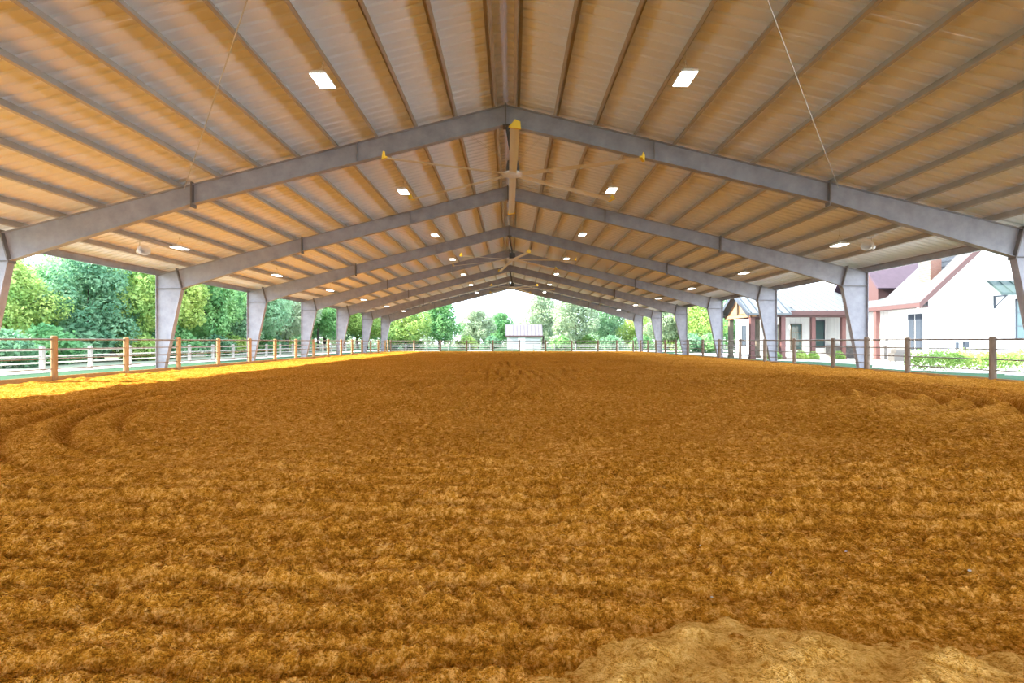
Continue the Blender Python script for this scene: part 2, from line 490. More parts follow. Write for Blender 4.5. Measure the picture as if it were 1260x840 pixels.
tag(sd, 'low heap of pale loose sand spilling over the dirt at the nearest edge', 'sand', kind='stuff')

# ------------------------------------------------------------------ portal frames
def lerp(a, b, t): return a+(b-a)*t
def frame_meshes():
    res = {}
    for s in (-1, 1):
        xk = s*14.38                    # knee plate top
        xo = s*HW
        zk = ztop(xk)
        xi, zi = s*14.17, zk - 0.80     # knee inner corner
        # column
        b = MB()
        poly = [(xo, 0.0), (xo, Z_E[s]), (xk, zk), (xi, zi), (s*14.90, 0.0)]
        b.prism(poly, -0.006, 0.006, 'y')
        hw = 0.11
        for p, q in ((0, 1), (1, 2), (3, 4)):
            b.strip(poly[p], poly[q], 0.016*s, -hw, hw)
        res['column', s] = b.mesh('column', M['steel'])
        b = MB().box(min(xi, xo), max(xi, xo), -hw*0.95, -0.0062, zi-0.008, zi+0.008).box(min(xi, xo), max(xi, xo), 0.0062, hw*0.95, zi-0.008, zi+0.008)
        res['stiffener', s] = b.mesh('stiffener', M['plate'])
        b = MB().box(min(xo, s*14.72)-0.02, max(xo, s*14.72)+0.02, -0.18, 0.18, -0.09, 0.025)
        res['base_plate', s] = b.mesh('base_plate', M['plate'])
        # knee plate
        b = MB()
        dx, dz = xi-xk, zi-zk
        l = math.hypot(dx, dz); ux, uz = dx/l, dz/l
        p0 = (xk-ux*0.07, zk-uz*0.07); p1 = (xi+ux*0.07, zi+uz*0.07)
        b.prism([(p0[0]-0.02, p0[1]), (p0[0]+0.02, p0[1]), (p1[0]+0.02, p1[1]), (p1[0]-0.02, p1[1])], -0.125, 0.125)
        res['knee_plate', s] = b.mesh('knee_plate', M['plate'])
        # rafter
        xs_ = s*8.95 if s > 0 else -9.02
        D0 = 0.56
        top = [(XR, Z_AP), (xs_, ztop(xs_)), (xk, zk)]
        bot = [(XR, Z_AP-D0), (xs_, ztop(xs_)-D0), (xi, zi)]
        b = MB().prism(top + bot[::-1], -0.005, 0.005)
        for a in range(2):
            b.strip(top[a], top[a+1], -0.014*s, -0.10, 0.10)
            b.strip(bot[a], bot[a+1], 0.014*s, -0.10, 0.10)
        res['rafter', s] = b.mesh('rafter', M['steel'])
        b = MB().box(xs_-0.022, xs_+0.022, -0.115, 0.115, ztop(xs_)-D0-0.09, ztop(xs_)+0.06)
        res['splice_plate', s] = b.mesh('splice_plate', M['plate'])
        xm = s*4.2 + XR
        b = MB().box(xm-0.006, xm+0.006, -0.09, -0.0055, ztop(xm)-D0+0.01, ztop(xm)-0.01)
        res['web_stiffener', s] = b.mesh('web_stiffener', M['steel'])
    b = MB().box(XR-0.022, XR+0.022, -0.115, 0.115, Z_AP-0.62, Z_AP+0.03)
    res['ridge_plate'] = b.mesh('ridge_plate', M['plate'])
    return res
fm = frame_meshes()
for i, fy in enumerate(FR_ALL):
    k = i - 3
    if k >= 0:
        lab = ['grey steel portal frame nearest the viewer, carrying the first big ceiling fan',
               'second grey steel portal frame from the viewer, spanning the arena',
               'third grey steel portal frame from the viewer, spanning the arena',
               'fourth grey steel portal frame from the viewer, spanning the arena',
               'fifth grey steel portal frame from the viewer, spanning the arena',
               'sixth grey steel portal frame from the viewer, last but one',
               'farthest grey steel portal frame, closing the open gable end'][k]
    else:
        lab = ['grey steel portal frame two bays behind the viewer', 'grey steel portal frame just behind the viewer',
               'grey steel portal frame overhead, above the top of the picture'][i]
    t = thing('portal_frame', lab, 'steel frame', (0, fy, 0), 'portal frames of the arena')
    for s in (-1, 1):
        c = obj('column', fm['column', s], t)
        obj('stiffener', fm['stiffener', s], c)
        obj('base_plate', fm['base_plate', s], c)
        r = obj('rafter', fm['rafter', s], t)
        obj('knee_plate', fm['knee_plate', s], r)
        obj('splice_plate', fm['splice_plate', s], r)
        obj('web_stiffener', fm['web_stiffener', s], r)
    obj('ridge_plate', fm['ridge_plate'], t)

# ------------------------------------------------------------------ roof: purlins, eave struts, sheets
ceil = thing('ceiling', 'ribbed metal roof on long steel purlins above the arena', 'roof', kind='structure')
PD = 0.205
def slope_mat(s, x):
    """frame on the rafter line at x: u down the slope, v normal up"""
    a = AN[s]
    return Vector((s*math.cos(a), 0, -math.sin(a))), Vector((s*math.sin(a), 0, math.cos(a)))
for s in (-1, 1):
    u, v = slope_mat(s, 0)
    # Z purlin section: web with opposite flanges and lips
    sec = [((-0.0015, 0), (0.0015, PD)), ((-0.0015, 0), (-0.07, 0.003)), ((0.0, PD-0.003), (0.07, PD)),
           ((-0.07, 0), (-0.067, 0.02)), ((0.067, PD-0.02), (0.07, PD))]
    b = MB()
    for (a0, c0), (a1, c1) in sec:
        P = [u*a0+v*c0, u*a1+v*c0, u*a1+v*c1, u*a0+v*c1]
        b.prism([(p.x, p.z) for p in P], Y0+0.1, Y1-0.05, 'y')
    pm = b.mesh('purlin', M['purlin'])
    xs_ = [XR + s*(0.29 + 1.122*k) for k in range(13)]
    for x in xs_:
        obj('purlin', pm, ceil, (x, 0, ztop(x)))
    # eave strut (C)
    x = s*(HW-0.02)
    b = MB()
    b.box(-0.004, 0.004, Y0+0.1, Y1-0.05, 0, 0.235)
    b.box(min(0, -s*0.09), max(0, -s*0.09), Y0+0.1, Y1-0.05, 0, 0.004)
    b.prism([(0, 0.231), (0, 0.235), (-s*0.09, 0.235+0.09*SL[s]), (-s*0.09, 0.231+0.09*SL[s])], Y0+0.1, Y1-0.05, 'y')
    obj('eave_strut', b, ceil, (x, 0, ztop(x)+0.0-0.03), mat=M['steel'])
    # ribbed sheets
    PW = 0.9144
    half = []
    for k in range(3):
        c = PW*(k+0.5)/3
        half += [(c-0.055, 0), (c-0.028, 0.034), (c+0.028, 0.034), (c+0.055, 0)]
    prof = [(0, 0)] + half + [(PW-0.001, 0)]
    L = (HW + OVER - s*XR)/math.cos(AN[s])
    b = MB()
    vs = []
    for w0 in (PD+0.002, PD+0.0045):
        for end in (0.02, L):
            for yy, hh in prof:
                p = u*end + v*(w0+hh)
                vs.append((p.x, yy, p.z))
    n = len(prof); fs = []
    for lay in (0, 1):
        o_ = lay*2*n
        for k in range(n-1):
            fs.append((o_+k, o_+k+1, o_+n+k+1, o_+n+k))
    for e in (0, 1):
        for k in range(n-1):
            fs.append((e*n+k, e*n+k+1, 2*n+e*n+k+1, 2*n+e*n+k))
    for k in (0, n-1):
        fs.append((k, n+k, 3*n+k, 2*n+k))
    b.add(vs, fs)
    sm = b.mesh('roof_panel', M['roof'])
    npan = int(round((Y1-Y0)/PW))
    for k in range(npan):
        obj('roof_panel', sm, ceil, (XR, Y0 + k*PW, Z_AP))
b = MB()
for s in (-1, 1):
    u, v = slope_mat(s, 0)
    P = [v*(PD+0.038)-u*0.06, u*0.3+v*(PD+0.038), u*0.3+v*(PD+0.042), v*(PD+0.042)-u*0.06]
    b.prism([(p.x, p.z) for p in P], Y0, Y1, 'y')
obj('ridge_cap', b, ceil, (XR, 0, Z_AP), mat=M['roof'])
# gable end rake trim at far end
for s in (-1, 1):
    u, v = slope_mat(s, 0)
    L = (HW + OVER - s*XR)/math.cos(AN[s])
    P = [v*(-0.06), u*L+v*(-0.06), u*L+v*(PD+0.06), v*(PD+0.06)]
    b = MB().prism([(p.x, p.z) for p in P], Y1-0.02, Y1+0.01, 'y')
    obj('rake_trim', b, ceil, (XR, 0, Z_AP), mat=M['steel'])

# brace rods in the near bay
def rod(label, p0, p1):
    o = obj('brace_rod', MB().tube(p0, p1, 0.011, n=6), mat=M['rod'])
    tag(o, label, 'brace rod', 'roof brace rods')
def pt(x, y): return (x, y, ztop(x)-0.12)
rod('thin steel brace rod slanting under the right roof slope near the viewer', pt(9.15, 14.5), pt(2.0, 5.75))
rod('thin steel brace rod slanting under the left roof slope near the viewer', pt(-9.2, 14.5), pt(-2.2, 5.75))

# ------------------------------------------------------------------ lamps
def lamp_proto():
    t = thing('high_bay_lamp', 'x', 'lamp', (0, 0, 0), 'high bay lamps under the roof')
    W, D = 0.17, 0.31
    b = MB().box(-W, W, -D, D, 0.012, 0.05)
    b.box(-W*0.55, W*0.55, -D*0.8, D*0.8, 0.05, 0.10)
    obj('housing', b, t, mat=M['white_metal'])
    b = MB().box(-W+0.015, W-0.015, -D+0.015, D-0.015, 0.0, 0.0125)
    obj('diffuser', b, t, mat=M['led'])
    b = MB()
    for y in (-D*0.7, D*0.7):
        b.tube((0, y, 0.10), (0, 0, 0.36), 0.004, n=5)
    b.tube((0, 0, 0.36), (0, 0, 0.62), 0.004, n=5)
    b.lathe([(0.02, 0), (0.022, 0.02), (0.005, 0.05)], 8, (0, 0, 0.34))
    obj('hanger', b, t, mat=M['rod'])
    la = bpy.data.lights.new('lamp_light', 'AREA')
    la.shape = 'RECTANGLE'; la.size = 2*W-0.03; la.size_y = 2*D-0.03
    la.energy = LAMP_W; la.color = (1.0, 0.95, 0.87)
    lo = bpy.data.objects.new('lamp_light', la); COL.objects.link(lo)
    lo.parent = t; lo.location = (0, 0, -0.012)
    return t
proto = lamp_proto(); first = True
lamp_y = [10.6] + [FR[k]+BAY/2 for k in range(6)]
rows = [('left outer', -11.85), ('left inner', -3.88), ('right inner', 3.55), ('right outer', 11.68)]
for rn, lx in rows:
    for i, ly in enumerate([1.8] + lamp_y):
        t = proto if first else copy_tree(proto)
        first = False
        t.location = (lx, ly, ztop(lx) + PD - 0.62 + 0.01)
        if i == 0:
            t['label'] = 'white LED high-bay lamp of the %s row, overhead out of the picture' % rn
        else:
            t['label'] = 'white LED high-bay lamp, %s of the %s row counted from the viewer' % (ORD[i-1], rn)

# ------------------------------------------------------------------ ceiling fans
def fan_proto():
    t = thing('ceiling_fan', 'x', 'fan', (0, 0, 0), 'big six-blade ceiling fans')
    b = MB(); b.smooth = False
    b.lathe([(0.05, 0.40), (0.16, 0.38), (0.19, 0.20), (0.19, 0.07), (0.10, 0.05)][::-1], 20)
    obj('motor', b, t, mat=M['dark_metal'])
    b = MB().lathe([(0.06, -0.05), (0.17, -0.045), (0.30, -0.01), (0.30, 0.03), (0.12, 0.06)], 24)
    obj('hub', b, t, mat=M['white_metal'])
    b = MB().tube((0, 0, 0.38), (XR-(-0.02), 0, 1.36), 0.05, n=10)
    b.box(XR-0.10, XR+0.14, -0.16, 0.16, 1.34, 1.375)
    obj('drop_tube', b, t, mat=M['dark_metal'])
    b = MB()
    for k in range(4):
        a = math.radians(45+90*k)
        b.tube((0.12*math.cos(a), 0.12*math.sin(a), 0.38), (1.5*math.cos(a) + XR, 0.09*math.sin(a), 1.37-1.5*abs(math.cos(a))*0.25), 0.004, n=4)
    obj('guy_wires', b, t, mat=M['rod'])
    # blade: cambered airfoil strip along +x
    sec = [(-0.105, 0.0), (-0.06, 0.016), (0.0, 0.024), (0.06, 0.018), (0.105, -0.004), (0.06, 0.006), (0.0, 0.008), (-0.06, 0.002)]
    b = MB().prism([(p, q) for p, q in sec], 0.22, 3.66, 'x')
    bm_ = b.mesh('blade', M['fan_blade'])
    b = MB().box(3.655, 3.70, -0.13, 0.13, -0.012, 0.03)
    b.prism([(-0.13, -0.012), (0.13, -0.012), (0.10, 0.14), (-0.02, 0.17)], 3.70, 3.72, 'x')
    wm = b.mesh('winglet', M['fan_tip'])
    for k in range(6):
        o = obj('blade', bm_, t, rot=(math.radians(-8), math.radians(3.1), math.radians(90 + 60*k)))
        obj('winglet', wm, o)
    return t
fp = fan_proto()
fz = Z_AP - 0.58 - 1.37
for i, (fi, rz) in enumerate(((0, 0.6), (2, 12), (4, 32))):
    t = fp if i == 0 else copy_tree(fp)
    t.location = (0.02, FR[fi], fz)
    for ch in t.children:
        if ch.name.startswith('blade'):
            ch.rotation_euler.z += math.radians(rz)
    t['label'] = ['big six-blade ceiling fan nearest the viewer, cream blades with yellow tips',
                  'middle six-blade ceiling fan hung under the third frame',
                  'farthest six-blade ceiling fan, small under the far ridge'][i]

# ------------------------------------------------------------------ horn speakers
def horn(loc, rz, label):
    t = thing('horn_speaker', label, 'speaker', loc, 'horn speakers under the roof', rot=(0, 0, rz))
    b = MB(); n = 18
    prof = [(0.05, 0.0), (0.06, 0.10), (0.10, 0.22), (0.20, 0.34), (0.215, 0.345), (0.19, 0.335), (0.09, 0.22), (0.04, 0.11)]
    vs = []
    for r, h in prof:
        for k in range(n):
            a = 2*math.pi*k/n
            vs.append((h, r*math.cos(a), r*math.sin(a)*0.8))
    fs = []
    for i in range(len(prof)-1):
        for k in range(n):
            fs.append((i*n+k, i*n+(k+1) % n, (i+1)*n+(k+1) % n, (i+1)*n+k))
    fs.append(tuple(range((len(prof)-1)*n, len(prof)*n)))
    b.add(vs, fs)
    obj('bell', b, t, mat=M['white_metal'])
    b = MB().tube((-0.16, 0, 0), (0.02, 0, 0), 0.075, n=12)
    obj('driver', b, t, mat=M['white_metal'])
    b = MB().tube((-0.02, 0.0, 0.05), (-0.02, 0.0, 0.34), 0.012, n=6).box(-0.07, 0.03, -0.09, 0.09, 0.33, 0.345)
    obj('bracket', b, t, mat=M['rod'])
x = XR + 0.29 + 1.122*11
horn((x, 17.9, ztop(x)-0.36), math.radians(215), 'white horn speaker hung beneath a purlin on the right')
x = XR - 0.29 - 1.122*11
horn((x, 17.8, ztop(x)-0.36), math.radians(-35), 'white horn speaker hung beneath a purlin on the left')

# ------------------------------------------------------------------ arena fences
def post_mesh(r=0.10, h=1.31, m=None, name='post'):
    b = MB(); b.smooth = False
    b.lathe([(r, -0.12), (r*0.99, h-0.05), (r*0.9, h-0.015), (r*0.6, h)], 14)
    return b.mesh(name, m)
PM = post_mesh(0.10, 1.31, M['wood'])
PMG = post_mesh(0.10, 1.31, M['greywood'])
RZ = [1.215, 0.915, 0.61, 0.285]
def arena_fence(label, pts, PM, bh=0.135):
    """pts: list of post positions in order"""
    t = thing('pipe_fence', label, 'fence', (pts[0][0], pts[0][1], 0), 'arena fences')
    ox, oy = pts[0]
    rr = random.Random(int(abs(ox*10)+len(pts)))
    for x, y in pts:
        o = obj('post', PM, t, (x-ox, y-oy, 0), rot=(0, 0, rr.random()*6))
        o.scale = (rr.uniform(0.88, 1.05), rr.uniform(0.88, 1.05), rr.uniform(0.985, 1.02))
    for k, z in enumerate(RZ):
        b = MB()
        p0, p1 = pts[0], pts[-1]
        b.tube((0, 0, z), (p1[0]-ox, p1[1]-oy, z), 0.030 if k == 0 else 0.019, n=8)
        obj('rail', b, t, mat=M['pipe'])
    if bh:
        for (xa, ya), (xb, yb) in zip(pts[:-1], pts[1:]):
            dx, dy = xb-xa, yb-ya
            l = math.hypot(dx, dy)
            b = MB().box(0.01, l-0.01, -0.02, 0.02, -0.20, bh + rr.uniform(-0.01, 0.01))
            obj('kick_board', b, t, (xa-ox, ya-oy, 0), (0, 0, math.atan2(dy, dx)), mat=M['board'])
    return t
FXL, FXR, FYE = -14.44, 14.42, 60.15
yl = [16.3-3.04*k for k in range(5, 0, -1)] + [16.3 + 3.04*k for k in range(15)]
arena_fence('fence of round orange-brown posts and pipe rails along the left side', [(FXL, y) for y in yl if y < 59] + [(FXL, FYE)], PM, 0.055)
yr = [2.9, 6.05, 9.2, 12.3, 15.5, 18.84, 21.0, 23.2, 26.4, 29.45, 32.65, 35.9, 39.05, 42.3, 45.4, 48.6, 51.7, 54.8, 57.8, 60.15]
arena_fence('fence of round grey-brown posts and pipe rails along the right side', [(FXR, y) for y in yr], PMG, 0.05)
fx = [-11.4+3.06*k for k in range(8)] + [12.2]
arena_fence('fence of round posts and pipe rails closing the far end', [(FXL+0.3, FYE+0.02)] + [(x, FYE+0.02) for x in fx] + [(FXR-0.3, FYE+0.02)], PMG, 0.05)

# weathered paddock fences outside
OP = MB().prism([(-0.07, -0.07), (0.07, -0.07), (0.07, 0.07), (-0.07, 0.07)], -0.15, 0.96, 'z')
OP.prism([(-0.05, -0.05), (0.05, -0.05), (0.05, 0.05), (-0.05, 0.05)], 0.96, 0.98, 'z')
OPM = OP.mesh('post', M['oldwood'])
def paddock_fence(label, pts, z0, rails=(0.82, 0.55, 0.28)):
    t = thing('paddock_fence', label, 'fence', (pts[0][0], pts[0][1], z0), 'weathered paddock fences')
    ox, oy = pts[0]
    for x, y in pts:
        obj('post', OPM, t, (x-ox, y-oy, 0))
    for z in rails:
        obj('rail', MB().tube((0, 0, z), (pts[-1][0]-ox, pts[-1][1]-oy, z), 0.035, n=6), t, mat=M['oldwood'])
paddock_fence('low weathered grey fence between the left lawn and the trees', [(-19.5, 9.2+2.45*k) for k in range(22)], -0.02)
paddock_fence('low weathered grey fence beyond the far end of the arena', [(-36+3.0*k, 73.0) for k in range(25)], -0.15)

# ------------------------------------------------------------------ trees
def foliage_mesh(name, m, seed, n_leaf, blobs, leaf=0.2):
    r = np.random.default_rng(seed)
    C = np.array([b[:3] for b in blobs]); R = np.array([b[3] for b in blobs])
    pick = r.choice(len(blobs), n_leaf, p=R**2/np.sum(R**2))
    d = r.normal(size=(n_leaf, 3)); d /= np.linalg.norm(d, axis=1)[:, None]
    rad = R[pick]*(0.55+0.5*r.random(n_leaf)**0.6)
    bump = 1+0.22*np.sin(d[:, 0]*5+pick)*np.cos(d[:, 1]*6-pick)
    P = C[pick] + d*(rad*bump)[:, None]*np.array([1, 1, 0.85])
    nrm = d*0.6 + r.normal(size=(n_leaf, 3))*0.6 + np.array([0, 0, 0.35])
    nrm /= np.linalg.norm(nrm, axis=1)[:, None]
    a = np.cross(nrm, r.normal(size=(n_leaf, 3))); a /= np.linalg.norm(a, axis=1)[:, None]
    b = np.cross(nrm, a)
    s = leaf*(0.6+0.8*r.random(n_leaf))[:, None]
    V = np.stack([P-a*s, P-b*s*0.5+nrm*s*0.12, P+a*s, P+b*s*0.5+nrm*s*0.12], 1).reshape(-1, 3)
    i = (np.arange(n_leaf)*4)[:, None]
    F3 = np.concatenate([i+np.array([[0, 1, 2]]), i+np.array([[0, 2, 3]])], 0)
    return raw_mesh(name, V, F3, m)
def crown(seed, H, W, base, nb=16):
    r = random.Random(seed); out = []
    for k in range(nb):
        t = (k+0.5)/nb
        z = base + (H-base)*(0.10+0.80*t)
        prof = math.sin(math.pi*min(1, 0.18+0.80*t))**0.7
        a = k*2.4 + r.random()
        rr = W*0.5*prof*r.uniform(0.35, 0.75)
        out.append((rr*math.cos(a), rr*math.sin(a), z, W*0.5*r.uniform(0.34, 0.52)*(0.65+0.35*prof)))
    out.append((0, 0, H-0.16*(H-base), 0.22*W))
    return out
def trunk_mesh(seed, H, base):
    r = random.Random(seed); b = MB()
    p = Vector((0, 0, -0.3)); rad = 0.19
    for k in range(4):
        q = p + Vector((r.uniform(-.15, .15), r.uniform(-.15, .15), (base*1.2+0.3)/4 + 0.25))
        b.tube(p, q, rad, rad*0.86, n=8); p = q; rad *= 0.86
    for k in range(6):
        a = k*1.05 + r.random()
        q = p + Vector((math.cos(a)*1.3, math.sin(a)*1.3, r.uniform(0.9, 2.2)))
        b.tube(p - Vector((0, 0, 0.2)), q, rad*0.6, rad*0.3, n=6)
        b.tube(q, q + Vector((math.cos(a+.4)*0.9, math.sin(a+.4)*0.9, 1.2)), rad*0.3, 0.02, n=5)
    b.tube(p, p+Vector((0, 0, (H-base)*0.6)), rad*0.7, 0.03, n=6)
    return b.mesh('trunk', M['bark'])
protos = []
for k, (lm, H, W, base) in enumerate((('leafA', 8, 6.5, 1.2), ('leafB', 8, 6.0, 1.5), ('leafC', 8, 6.8, 1.0),
                                      ('leafD', 8, 6.2, 1.3), ('leafA', 8, 5.2, 1.8), ('leafB', 8, 7.0, 0.9))):
    protos.append((foliage_mesh('foliage', M[lm], 100+k, 15000, crown(k, H, W, base), 0.13), trunk_mesh(k, H, base)))
def tree(px, d, top, kind, label, group, wide=1.0, z0=-0.1):
    """trees stand where the photograph's bearing and distance put them"""
    X = (px-630)/F_PX*d
    h = CAM_Z - z0 + (420-top)/F_PX*d
    t = thing('tree', label, 'tree', (X, d, z0), group, rot=(0, 0, px*0.37))
    s = h/8.0
    t.scale = (s*wide, s*wide, s)
    obj('trunk', protos[kind][1], t); obj('foliage', protos[kind][0], t)
    return t
LG = 'trees beyond the left fence'
left = [(-70, 26, 300, 1), (5, 28, 318, 0), (62, 33, 326, 5), (112, 32, 312, 2), (160, 35, 305, 0), (215, 40, 300, 4), (262, 44, 318, 1),
        (312, 50, 318, 2), (352, 57, 328, 3), (392, 66, 334, 1), (425, 76, 342, 4), (452, 84, 350, 0)]
for i, (px, d, top, kd) in enumerate(left):
    look = ['leafy yellow-green tree', 'leafy mid-green tree', 'leafy blue-green tree', 'leafy grey-green tree', 'tall yellow-green tree', 'broad mid-green tree'][kd]
    tree(px, d, top, kd, '%s, %s from the left in the front row beyond the left fence' % (look, ORD[i]), LG)
back = [(-20, 42, 300, 2), (85, 46, 318, 2), (140, 45, 285, 5), (190, 48, 290, 1), (245, 56, 300, 2), (300, 66, 305, 1), (345, 74, 315, 5), (400, 82, 330, 2), (440, 92, 340, 3), (470, 98, 352, 1)]
for i, (px, d, top, kd) in enumerate(back):
    tree(px, d, top, kd, 'darker wooded tree, %s from the left in the back row beyond the left fence' % ORD[i], LG, 1.1)
FG = 'trees beyond the far end'
far = [(500, 76, 374, 0, 1.2, 'pale yellow-green tree left of the far opening, nearest the left columns'),
       (540, 82, 364, 1, 1.25, 'rounded green tree left of the bright sky gap at the far end'),
       (588, 96, 380, 3, 1.15, 'small grey-green tree just left of the metal-roofed shed'),
       (616, 106, 384, 1, 1.2, 'small dark green tree directly behind the shed'),
       (668, 97, 356, 3, 0.95, 'tall grey-green tree rising behind the right part of the shed'),
       (708, 84, 352, 3, 1.0, 'large grey-green tree in the middle of the right far opening'),
       (748, 90, 360, 2, 1.0, 'blue-green tree right of the large grey-green far tree'),
       (785, 86, 372, 0, 1.0, 'pale yellow-green tree between the two farthest right columns'),
       (820, 78, 366, 3, 1.0, 'grey-green tree behind the second farthest right column'),
       (862, 74, 358, 0, 1.0, 'bright yellow-green tree left of the timber entrance gable'),
       (905, 82, 362, 5, 0.9, 'broad green tree behind the timber entrance gable')]
for px, d, top, kd, w, lab in far:
    tree(px, d, top, kd, lab, FG, w, -0.25)
# undergrowth shrubs
shm = [foliage_mesh('foliage', M[l], 300+k, 2600, [(math.cos(a)*0.6, math.sin(a)*0.6, 0.7+0.2*math.sin(3*a), 0.62) for a in (0, 1.3, 2.5, 3.8, 5.1)]+[(0, 0, 1.1, 0.6)], 0.11)
       for k, l in enumerate(('leafC', 'leafB', 'leafA'))]
def shrub(X, Y, s, kd, label, group, z0=-0.12, sz=None):
    o = obj('shrub', shm[kd], None, (X, Y, z0), (0, 0, X*3+Y))
    o.scale = (s, s, sz or s)
    return tag(o, label, 'shrub', group)
for i in range(14):
    d = 24 + i*3.1
    shrub(-23.6 - 0.12*i - (i % 3)*0.8, d, 1.15+0.35*((i*7) % 3)/2, (0, 1, 0, 2)[i % 4],
          'low shrub in the undergrowth left of the arena, %s from the viewer' % ORD[i], 'undergrowth shrubs on the left')
for i, (px, d) in enumerate([(480, 78), (508, 80), (575, 84), (605, 92), (690, 82), (722, 84), (752, 80), (790, 76), (830, 78), (850, 66), (872, 66)]):
    shrub((px-630)/F_PX*d, d, 1.5, i % 3, 'bush beyond the far fence, %s from the left' % ORD[i], 'bushes beyond the far fence', -0.25)
# distant wood closing the horizon
r = np.random.default_rng(9)
bl = []
for k in range(150):
    a = math.radians(-75 + 150*k/149)
    R_ = 125 + 10*r.random()
    x, y = R_*math.sin(a), R_*math.cos(a)*0.9+5
    if abs(a) > math.radians(38) and x > 0: continue
    bl.append((x, y, 2.0, 4.0+1.5*r.random()))
dw = obj('distant_wood', foliage_mesh('distant_wood', M['leafD'], 77, 26000, bl, 0.55))
tag(dw, 'low hazy line of distant woodland along the horizon', 'woodland', kind='stuff')

# ------------------------------------------------------------------ shed beyond the far end
t = thing('shed', 'small white shed with pale metal roof beyond the far fence', 'shed', (1.95, 84, -0.15))
w = 2.75
obj('wall', MB().box(-w, w, 0, 4, 0, 2.25), t, mat=M['shed_wall'])
rf = obj('roof', MB().prism([(-0.4, 2.15), (2.0, 4.0), (4.4, 2.15), (4.4, 2.25), (2.0, 4.12), (-0.4, 2.25)], -w-0.3, w+0.3, 'x'), t, mat=M['shed_roof'])
b = MB().box(-0.02, 0.02, 0, 2.97, 0.0, 0.05)
smh = b.mesh('seam', M['shed_roof'])
ang = math.atan2(1.87, 2.4)
for k in range(11):
    obj('seam', smh, rf, (-w-0.2+k*(2*w+0.4)/10, -0.4, 2.25), (ang, 0, 0))
obj('fascia', MB().box(-w-0.3, w+0.3, -0.44, -0.40, 2.05, 2.27), t, mat=M['fascia'])
obj('door', MB().box(-1.0, 0.2, -0.03, 0, 0.0, 2.0), t, mat=M['white_metal'])

# ------------------------------------------------------------------ house on the right
GZ0 = -0.25
H = thing('house', 'white gabled farmhouse with porch and steep roof right of the arena', 'house', (27.4, 34, GZ0))
def hpart(name, b, m, parent=None):
    # geometry given in world coordinates
    o = obj(name, b, parent or H, mat=m)
    if parent is None or parent is H:
        o.location = (-27.4, -34, -GZ0)
    return o
ez = 3.5; WX0, WXR, WX1 = 27.4, 33.9, 40.4
pit = 0.94
zr = ez + (WXR-WX0+1.0)*pit
zw = ez + 1.0*pit                   # wall top at the side wall
# gable wing
wall = hpart('wing_wall', MB().prism([(WX0, GZ0), (WX0, zw-0.05), (WXR, zr-0.05), (WX1, zw-0.05), (WX1, GZ0)], 34.0, 37.3, 'y'), M['wall_white'])
bt = MB().box(-0.02, 0.02, -0.012, 0.012, 0, 1).mesh('batten', M['batten'])
for k in range(16):                  # battens on the gable front
    x = WX0 + 0.3 + 0.8*k
    ht = zw + (min(x, 2*WXR-x)-WX0)*pit - 0.1 - 0.9
    o = obj('batten', bt, wall, (x, 33.988, 0.9)); o.scale = (1, 1, ht)
for k in range(26):                  # battens on the side wall toward the arena
    o = obj('batten', bt, wall, (WX0-0.012, 34.3+0.42*k, 0.75), (0, 0, math.pi/2)); o.scale = (1, 1, 3.3)
hpart('stone_wainscot', MB().box(WX0-0.09, WX0, 35.6, 45.0, GZ0, 0.75).box(WX0-0.12, WX0, 35.6, 45.0, 0.75, 0.82), M['stone'])
th = 0.16
rf = hpart('wing_roof', MB().prism([(WX0-1.0, ez), (WXR, zr), (WX1+1.0, ez), (WX1+1.0, ez+th), (WXR, zr+th*1.2), (WX0-1.0, ez+th)], 33.45, 37.4, 'y'), M['shingle'])
# rows of shingles on the arena side as slightly proud courses
sh = MB().prism([(0, 0), (0.42, 0.42*pit), (0.42, 0.42*pit+0.012), (-0.01, 0.035)], 33.47, 37.38, 'y').mesh('shingle_course', M['shingle'])
for k in range(16):
    obj('shingle_course', sh, rf, (WX0-1.0+0.44*k, 0, ez+th+0.44*k*pit))
hpart('rake_board', MB().prism([(WX0-1.05, ez-0.22), (WXR, zr-0.22), (WX1+1.05, ez-0.22), (WX1+1.05, ez+0.19), (WXR, zr+0.22), (WX0-1.05, ez+0.19)], 33.38, 33.45, 'y'), M['fascia'])
hpart('rake_soffit', MB().prism([(WX0-1.0, ez-0.05), (WXR, zr-0.05), (WX1+1.0, ez-0.05), (WX1+1, ez), (WXR, zr), (WX0-1.0, ez)], 33.45, 34.0, 'y'), M['slate_trim'])
hpart('eave_fascia', MB().box(WX0-1.06, WX0-1.0, 33.4, 45, ez-0.12, ez+0.15).box(WX0-1.0, WX0, 33.5, 45, ez-0.1, ez-0.06), M['fascia'])
hpart('gutter_downspout', MB().tube((WX0-1.0, 33.7, ez-0.1), (WX0-0.1, 33.9, ez-0.55), 0.05, n=8).tube((WX0-0.1, 33.9, ez-0.55), (WX0-0.1, 33.9, 0.3), 0.05, n=8).tube((WX0-0.1, 33.9, 0.3), (WX0-0.45, 33.8, -0.1), 0.05, n=8), M['white_metal'])
# dark shutters by the corner
for y0 in (34.5, 35.15):
    hpart('shutter', MB().box(WX0-0.06, WX0-0.02, y0, y0+0.55, 0.55, 3.0).box(WX0-0.08, WX0-0.06, y0+0.06, y0+0.49, 0.65, 2.9), M['slate_trim'])
